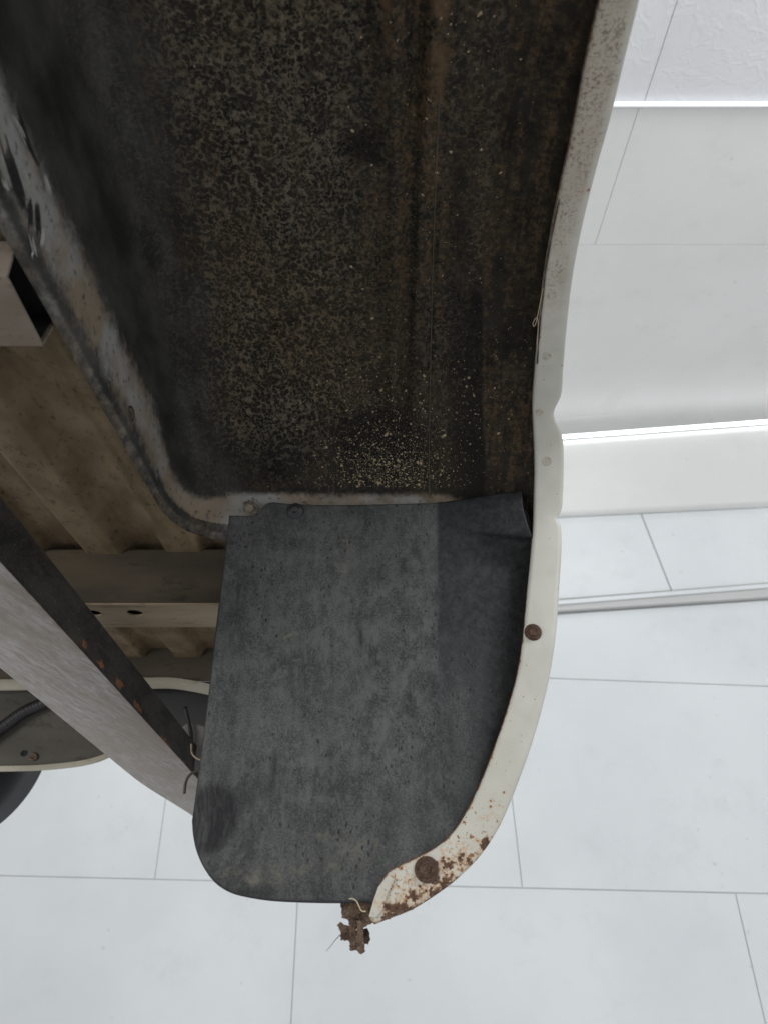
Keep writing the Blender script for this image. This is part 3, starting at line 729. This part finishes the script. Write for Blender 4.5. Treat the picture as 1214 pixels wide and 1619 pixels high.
# ---- bed floor with pressed ribs
BZ = .42
pitch, drop, wb, ws = .109, .019, .042, .015
def zrib(X):
    u = (X + .383 + pitch*20) % pitch; u = min(u, pitch-u)      # distance from rib centre
    if u < wb/2: return -drop
    if u < wb/2+ws: return -drop*(1-smooth(0, 1, (u-wb/2)/ws))
    return 0.0
brk = set()
for k in range(-8, 3):
    for q_ in range(0, 9):
        for s_ in (-1, 1): brk.add(round(-.383 + k*pitch + s_*(wb/2 - .004 + (ws+.008)*q_/8), 5))
brk.add(-.2705)
xs = sorted([x for x in brk if -1.2 < x < -.08]+[-1.2, -.08]); Yr = np.linspace(-.3, 1.36, 24)
V = [(X, Y, BZ + .012 + zrib(X)*(1 if Y > .80 else 1-smooth(-.315, -.295, X))) for Y in Yr for X in xs]
# leave the wheel opening free: panel ends at the wheel house edge in front of the lip
F_ = []
for (a, b, c_, d) in grid_faces(len(Yr), len(xs)):
    cxm = sum(V[i][0] for i in (a, b, c_, d))/4; cym = sum(V[i][1] for i in (a, b, c_, d))/4
    if cxm > -.2705 and cym < .78: continue
    F_.append((a, b, c_, d))
bed = mk('bed_floor', V, F_, MAT_BED, truck, smooth=True); fix(bed)
md = bed.modifiers.new('thickness', 'SOLIDIFY'); md.thickness = .002; md.offset = 0
bed['label'] = 'dusty brown ribbed underside of the load bed'

# ---- rear crossmember with two holes
xm = mk('crossmember', *box_vf(-1.25, -.02, .842, .8455, .339, .4195), MAT_XM, truck, smooth=False, bevel=.0015)
xm['label'] = 'dirty cross beam under the bed with two round holes'
def holed_plate(x0, x1, y0, y1, z, holes, r, t):
    """plate in XY with round holes, thickness t upwards."""
    V, F2 = [], []
    def quad(a, b, c_, d):
        i = len(V); V.extend([a, b, c_, d]); F2.append((i, i+1, i+2, i+3))
    xs = [x0]; hw = .5*(y1-y0); hwx = .025; cy = .5*(y0+y1)
    for hx in sorted(holes):
        quad((xs[-1], y0, z), (hx-hwx, y0, z), (hx-hwx, y1, z), (xs[-1], y1, z)); xs.append(hx+hwx)
        n = 32; ci = len(V)
        ring, sq = [], []
        for k in range(n):
            a = 2*math.pi*k/n; c0, s0 = math.cos(a), math.sin(a)
            ring.append((hx+r*c0, cy-.012+r*s0, z))
            m_ = max(abs(c0), abs(s0)); sq.append((hx+hwx*c0/m_, cy+hw*s0/m_, z))
        V.extend(ring+sq)
        for k in range(n):
            F2.append((ci+k, ci+(k+1) % n, ci+n+(k+1) % n, ci+n+k))
    quad((xs[-1], y0, z), (x1, y0, z), (x1, y1, z), (xs[-1], y1, z))
    return V, F2
v, f = holed_plate(-1.25, -.02, .8405, .925, .3385, [-.3925, -.3365], .0108, .003)
o = fix(mk('bottom_flange', v, f, MAT_XMB, xm, smooth=False)); md = o.modifiers.new('thickness', 'SOLIDIFY'); md.thickness = .0025; md.offset = 0
v, f = box_vf(-1.25, -.02, .9235, .9265, .3385, .40); mk('rear_flange', v, f, MAT_XM, xm, smooth=False)
v, f = box_vf(-1.25, -.02, .847, .922, .395, .398); mk('inner_web', v, f, MAT_DARK, xm, smooth=False)  # dark sheet added above the holes so their inside looks dark

# ---- open-ended hat channel by the wheel house
ch = thing('floor_channel', '', ''); 
for k in ('label', 'category'): del ch[k]
ch.parent = truck; ch.location = (0, 0, 0)
xe = -.2715
cr = [(.3405, .424), (.344, .3905), (.4085, .384), (.4175, .424)]
for (a, b), nme in zip(zip(cr[:-1], cr[1:]), ('front_wall', 'bottom_plate', 'rear_wall')):
    d = Vector((0, b[0]-a[0], b[1]-a[1])).normalized(); nn_ = Vector((0, -d.z, d.y))*.0022
    q = [Vector((-1.2, *a)), Vector((xe, *a)), Vector((xe, *b)), Vector((-1.2, *b))]
    v, f = prism(q, nn_); fix(mk(nme, v, f, MAT_CHAN, ch, smooth=False, bevel=.0005))
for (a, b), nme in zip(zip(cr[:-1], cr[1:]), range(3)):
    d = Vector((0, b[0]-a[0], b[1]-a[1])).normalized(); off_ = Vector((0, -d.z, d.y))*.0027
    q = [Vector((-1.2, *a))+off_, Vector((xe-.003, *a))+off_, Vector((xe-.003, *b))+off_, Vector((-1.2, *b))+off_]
    v, f = prism(q, off_.normalized()*.0005); fix(mk('shade_liner', v, f, MAT_DARK, ch, smooth=False))  # dark sheets standing in for the shade inside the channel
v, f = box_vf(-1.2, xe-.003, .3415, .4165, .4245, .4255); mk('shade_liner', v, f, MAT_DARK, ch, smooth=False)  # dark sheet under the channel top, also in place of shade
v, f = box_vf(-.52, -.515, .343, .415, .386, .4275); mk('shade_stop', v, f, MAT_DARK, ch, smooth=False)  # dark stop added to keep the channel's depth black

# ---- frame rail (box bar)
RB = catmull([(-.318, -.25, .272), (-.318, .2, .262), (-.318, .513, .240), (-.319, 1.2, .181), (-.318, 1.62, .142)], 60)
V = []
for (X, Y, Z) in RB:
    X2 = X - .106 + .03*smooth(1.2, 1.6, Y)
    for (x, z) in ((X, Z+.0485), (X, Z+.004), (X-.004, Z), (X2+.004, Z), (X2, Z+.004), (X2, Z+.0485)): V.append((x, Y, z))
fr = thing('frame_rail', '', ''); 
for k in ('label', 'category'): del fr[k]
fr.parent = truck; fr.location = (0, 0, 0); fr['label'] = 'long steel rail with scratched bright underside and dark rusty side'
def rail_part(name, cols, mat):
    vv = []; 
    for i in range(len(RB)):
        for c_ in cols: vv.append(V[i*6+c_])
    return fix(mk(name, vv, grid_faces(len(RB), len(cols)), mat, fr, smooth=True))
rail_part('bottom_face', (1, 2, 3, 4), MAT_FLANGE); rail_part('inner_web', (4, 5), MAT_WEB0); rail_part('top_face', (5, 0), MAT_WEB0)
WV, WM = [], []
RD = resample(RB, 420)
for (X, Y, Z) in RD:
    for k in range(9):
        p = Vector((X + .0004, Y, Z + .0036 + .045*k/8)); z = zc_of(p.y, p.z); px = CX+F*p.x/z; py = CY - F*math.tan(math.atan2(p.z, p.y)-TH) if Y > .2 else 0
        r_ = 0
        for (cx_, cy_, sx_, sy_) in ((134, 1018, 7, 12), (160, 1052, 9, 12), (190, 1082, 9, 13), (218, 1118, 7, 18), (262, 1178, 10, 20), (285, 1205, 10, 14)):
            r_ = max(r_, .85*gss((px-cx_)-(py-cy_)*.55, sx_)*gss(py-cy_, sy_))
        WV.append(p); WM.append((r_, 0, 0))
fix(mk('web', WV, grid_faces(len(RD), 9), MAT_WEB, fr, {'mask': np.array(WM)}))

# ---- rear sill, valance, hose, bumper bits (far end of the bed)
sill = fix(mk('rear_sill', *box_vf(-1.3, -.1, 1.30, 1.305, .366, .436), MAT_SILL, truck, smooth=False))
pth = [onY(x, y, 1.296) for x, y in ((-400, 1083), (-100, 1083), (60, 1081), (160, 1079), (230, 1079), (270, 1079), (300, 1083), (330, 1089), (380, 1100))]
pth = [Vector(p) for p in catmull([tuple(p) for p in pth], 40)]
V = []
for p in pth: V += [p+Vector((0, 0, .0095)), p+Vector((0, 0, -.0075)), p+Vector((0, .012, -.009))]
fix(mk('sill_lip', V, grid_faces(len(pth), 3), MAT_HEM, sill))
VY = 1.345
edge_px = [(-420, 1222), (-200, 1221), (0, 1217), (60, 1215.5), (110, 1211), (140, 1206), (165, 1198), (185, 1186), (205, 1160), (215, 1120), (217, 1085)]
Eb = [onY(x, y, VY) for x, y in catmull(edge_px, 60)]
topl = [onY(217, 1060, VY), onY(-420, 1060, VY)]
# drilled hole near the lower edge: keyhole outline
hc = onY(39, 1191, VY); hr = .0062
loop = Eb + topl
bm = bmesh.new()
ov = [bm.verts.new(p) for p in loop]; hv = [bm.verts.new(hc + Vector((hr*1.2*math.cos(a), 0, hr*math.sin(a)))) for a in np.linspace(0, 2*math.pi, 16, endpoint=False)]
es = [bm.edges.new((ov[i], ov[(i+1) % len(ov)])) for i in range(len(ov))] + [bm.edges.new((hv[i], hv[(i+1) % 16])) for i in range(16)]
bmesh.ops.triangle_fill(bm, use_beauty=True, use_dissolve=False, edges=es)
me = bpy.data.meshes.new('valance'); bm.to_mesh(me); bm.free(); me.materials.append(MAT_VAL)
val = bpy.data.objects.new('valance', me); COL.objects.link(val); val.parent = truck
md = val.modifiers.new('thickness', 'SOLIDIFY'); md.thickness = .002; md.offset = 0
val['label'] = 'grey-beige back of the rear panel with pale lower edge'
V = []
for p in Eb: V += [p+Vector((0, -.004, .006)), p+Vector((0, -.005, .0)), p+Vector((0, .006, -.0025))]
fix(mk('hem', V, grid_faces(len(Eb), 3), MAT_HEM, val))
v, f = tube(catmull([tuple(onY(x, y, 1.325)) for x, y in ((-60, 1200), (-10, 1160), (10, 1146), (35, 1128), (62, 1115), (110, 1095))], 30), .0115, 12)
# corrugate the hose
rr = [.0115 + .0012*math.sin(i*2.4) for i in range(90)]
v, f = tube(catmull([tuple(onY(x, y, 1.325)) for x, y in ((-60, 1200), (-10, 1160), (10, 1146), (35, 1128), (62, 1115), (110, 1095))], 90), rr, 12)
mk('hose', v, f, MAT_HOSE, val)
v, f = tube(catmull([tuple(onY(x, y, 1.34)) for x, y in ((46, 1199), (52, 1201), (57, 1199), (58, 1194), (52, 1191))], 16), .0022, 6); mk('clip', v, f, MAT_RUST, val)
# dark bumper box between rail and flap
bb = fix(mk('bumper_bracket', *box_vf(-.50, -.12, 1.36, 1.50, .245, .385), MAT_DARK, truck, smooth=False, bevel=.012))
v, f = tube(catmull([tuple(onY(x, y, 1.20)) for x, y in ((293, 1118), (298, 1138), (303, 1160), (303, 1178))], 16), [.0035]*16, 8); mk('cable', v, f, MAT_HOSE, bb)
# black rounded bumper end far left
GB = []
prof = catmull([(.0, .0), (.06, .0), (.125, -.012), (.175, -.05), (.20, -.11), (.20, -.2)], 20)
cg = onY(-114, 1168, 1.46); R0 = .205
seg = 40
for k in range(seg+1):
    a = math.radians(-110 + 175*k/seg)
    for (dr, dy) in ((.0, .11), (.0, .03), (-.006, .004), (-.022, -.012), (-.05, -.016), (-.075, -.008), (-.085, .02)):
        GB.append((cg.x + (R0+dr)*math.cos(a), cg.y+dy, cg.z + (R0+dr)*math.sin(a)))
    
bc = mk('bumper_cap', GB, grid_faces(seg+1, 7), MAT_BLACK, truck); fix(bc)
md = bc.modifiers.new('thickness', 'SOLIDIFY'); md.thickness = .004
v, f = prism([Vector((cg.x + .12*math.cos(a), cg.y+.01, cg.z+.12*math.sin(a))) for a in np.linspace(0, 2*math.pi, 40, endpoint=False)], (0, .01, 0)); mk('cap_face', v, f, MAT_BLACK, bc, smooth=False)
bc['label'] = 'black rounded rubber end piece below the rear panel'
# wires at the rail end
w1 = [tuple(onY(x, y, .80)) for x, y in ((330, 1210), (312, 1218), (300, 1226), (294, 1238), (292, 1255))]
v, f = tube(catmull(w1, 30), .0016, 8); mk('wire', v, f, MAT_WIRE, truck)
w1 = [tuple(onY(x, y, .83)) for x, y in ((303, 1176), (304, 1190), (312, 1199), (330, 1204))]
v, f = tube(catmull(w1, 24), .0011, 8); mk('wire', v, f, MAT_XMB, truck)
# small grey bracket at the end of the rail
poly = [onY(x, y, 1.21) for x, y in ((286, 1150), (300, 1140), (330, 1150), (330, 1225), (306, 1215))]
v, f = prism(poly, (0, .03, 0)); fix(mk('rail_bracket', v, f, MAT_BRK, truck, smooth=False, bevel=.003))

# ---- corroded seam end under the flap
stub = thing('rusted_seam_end', '', '')
for k in ('label', 'category'): del stub[k]
stub.parent = truck; stub.location = (0, 0, 0); stub['label'] = 'crumbling brown rusted seam end below the flap'
def rusty(name, pts, Y, depth, jit=.00025, step=2.6):
    P = resample(pts+[pts[0]], max(10, int(sum(math.dist(a, b) for a, b in zip(pts, pts[1:]+pts[:1]))/step)))[:-1]
    poly = [onY(x+random.gauss(0, .55), y+random.gauss(0, .55), Y) for x, y in P]
    n = len(poly); V = []; nl_ = 4
    for k in range(nl_):
        for p in poly: V.append(p + Vector((random.gauss(0, jit), depth*k/(nl_-1), random.gauss(0, jit))))
    Fc = [tuple(range(n))[::-1], tuple(range((nl_-1)*n, nl_*n))]
    for k in range(nl_-1):
        for i in range(n): Fc.append((k*n+i, k*n+(i+1) % n, (k+1)*n+(i+1) % n, (k+1)*n+i))
    return fix(mk(name, V, Fc, MAT_RUST, stub, smooth=False))
rusty('seam_leaf', [(553, 1455), (562, 1453), (565, 1503), (553, 1503)], .753, .02)
rusty('seam_leaf', [(564, 1456), (572, 1455), (575, 1490), (577, 1505), (569, 1509), (564, 1500)], .747, .02)
rusty('rust_flake', [(533, 1462), (538, 1458), (546, 1463), (554, 1464), (555, 1490), (549, 1486), (538, 1486), (539, 1474)], .764, .006)
rusty('rust_flake', [(573, 1469), (581, 1468), (584, 1475), (585, 1484), (582, 1493), (573, 1493)], .764, .008)
rusty('seam_web', [(537, 1418), (560, 1412), (605, 1412), (608, 1446), (600, 1452), (580, 1461), (572, 1468), (553, 1467), (551, 1455), (541, 1450)], .762, .03)
rusty('seam_fold', [(572, 1468), (564, 1462), (580, 1450), (590, 1447), (604, 1452), (585, 1461)], .748, .012)
rusty('rust_flake', [(600, 1449), (620, 1445), (640, 1437), (652, 1433), (654, 1437), (630, 1446), (606, 1455)], .7465, .003, .0003, 3)

# ================================================================== loose fibres
v, f = tube(catmull([tuple(onY(x, y, .741)) for x, y in ((552, 1421), (558, 1421), (564, 1425), (568, 1433), (572, 1440), (579, 1441))], 30), .00055, 6)
tag(mk('straw', v, f, MAT_STRAW, None), 'pale curled straw caught between flap bottom and rusty lip', 'straw')
v, f = tube(catmull([tuple(onY(x, y, .757)) for x, y in ((538, 1478), (530, 1487), (524, 1495), (516, 1504))], 24), np.linspace(.00042, .00025, 24), 5)
tag(mk('hair_fibre', v, f, MAT_HAIR, None), 'thin dark hair hanging left of the rusted seam end', 'hair')
lp = [on_prof(lip_at, x, y)*.995 for x, y in ((858, 455), (853, 480), (849, 500), (846, 512), (843, 516), (842, 510), (848, 502), (850, 515), (848, 545))]
v, f = tube(catmull([tuple(p) for p in lp], 60), .00040, 5)
tag(mk('hair_fibre', v, f, MAT_STRAW, None), 'thin looped fibre stuck along the inner edge of the wheel lip', 'fibre')
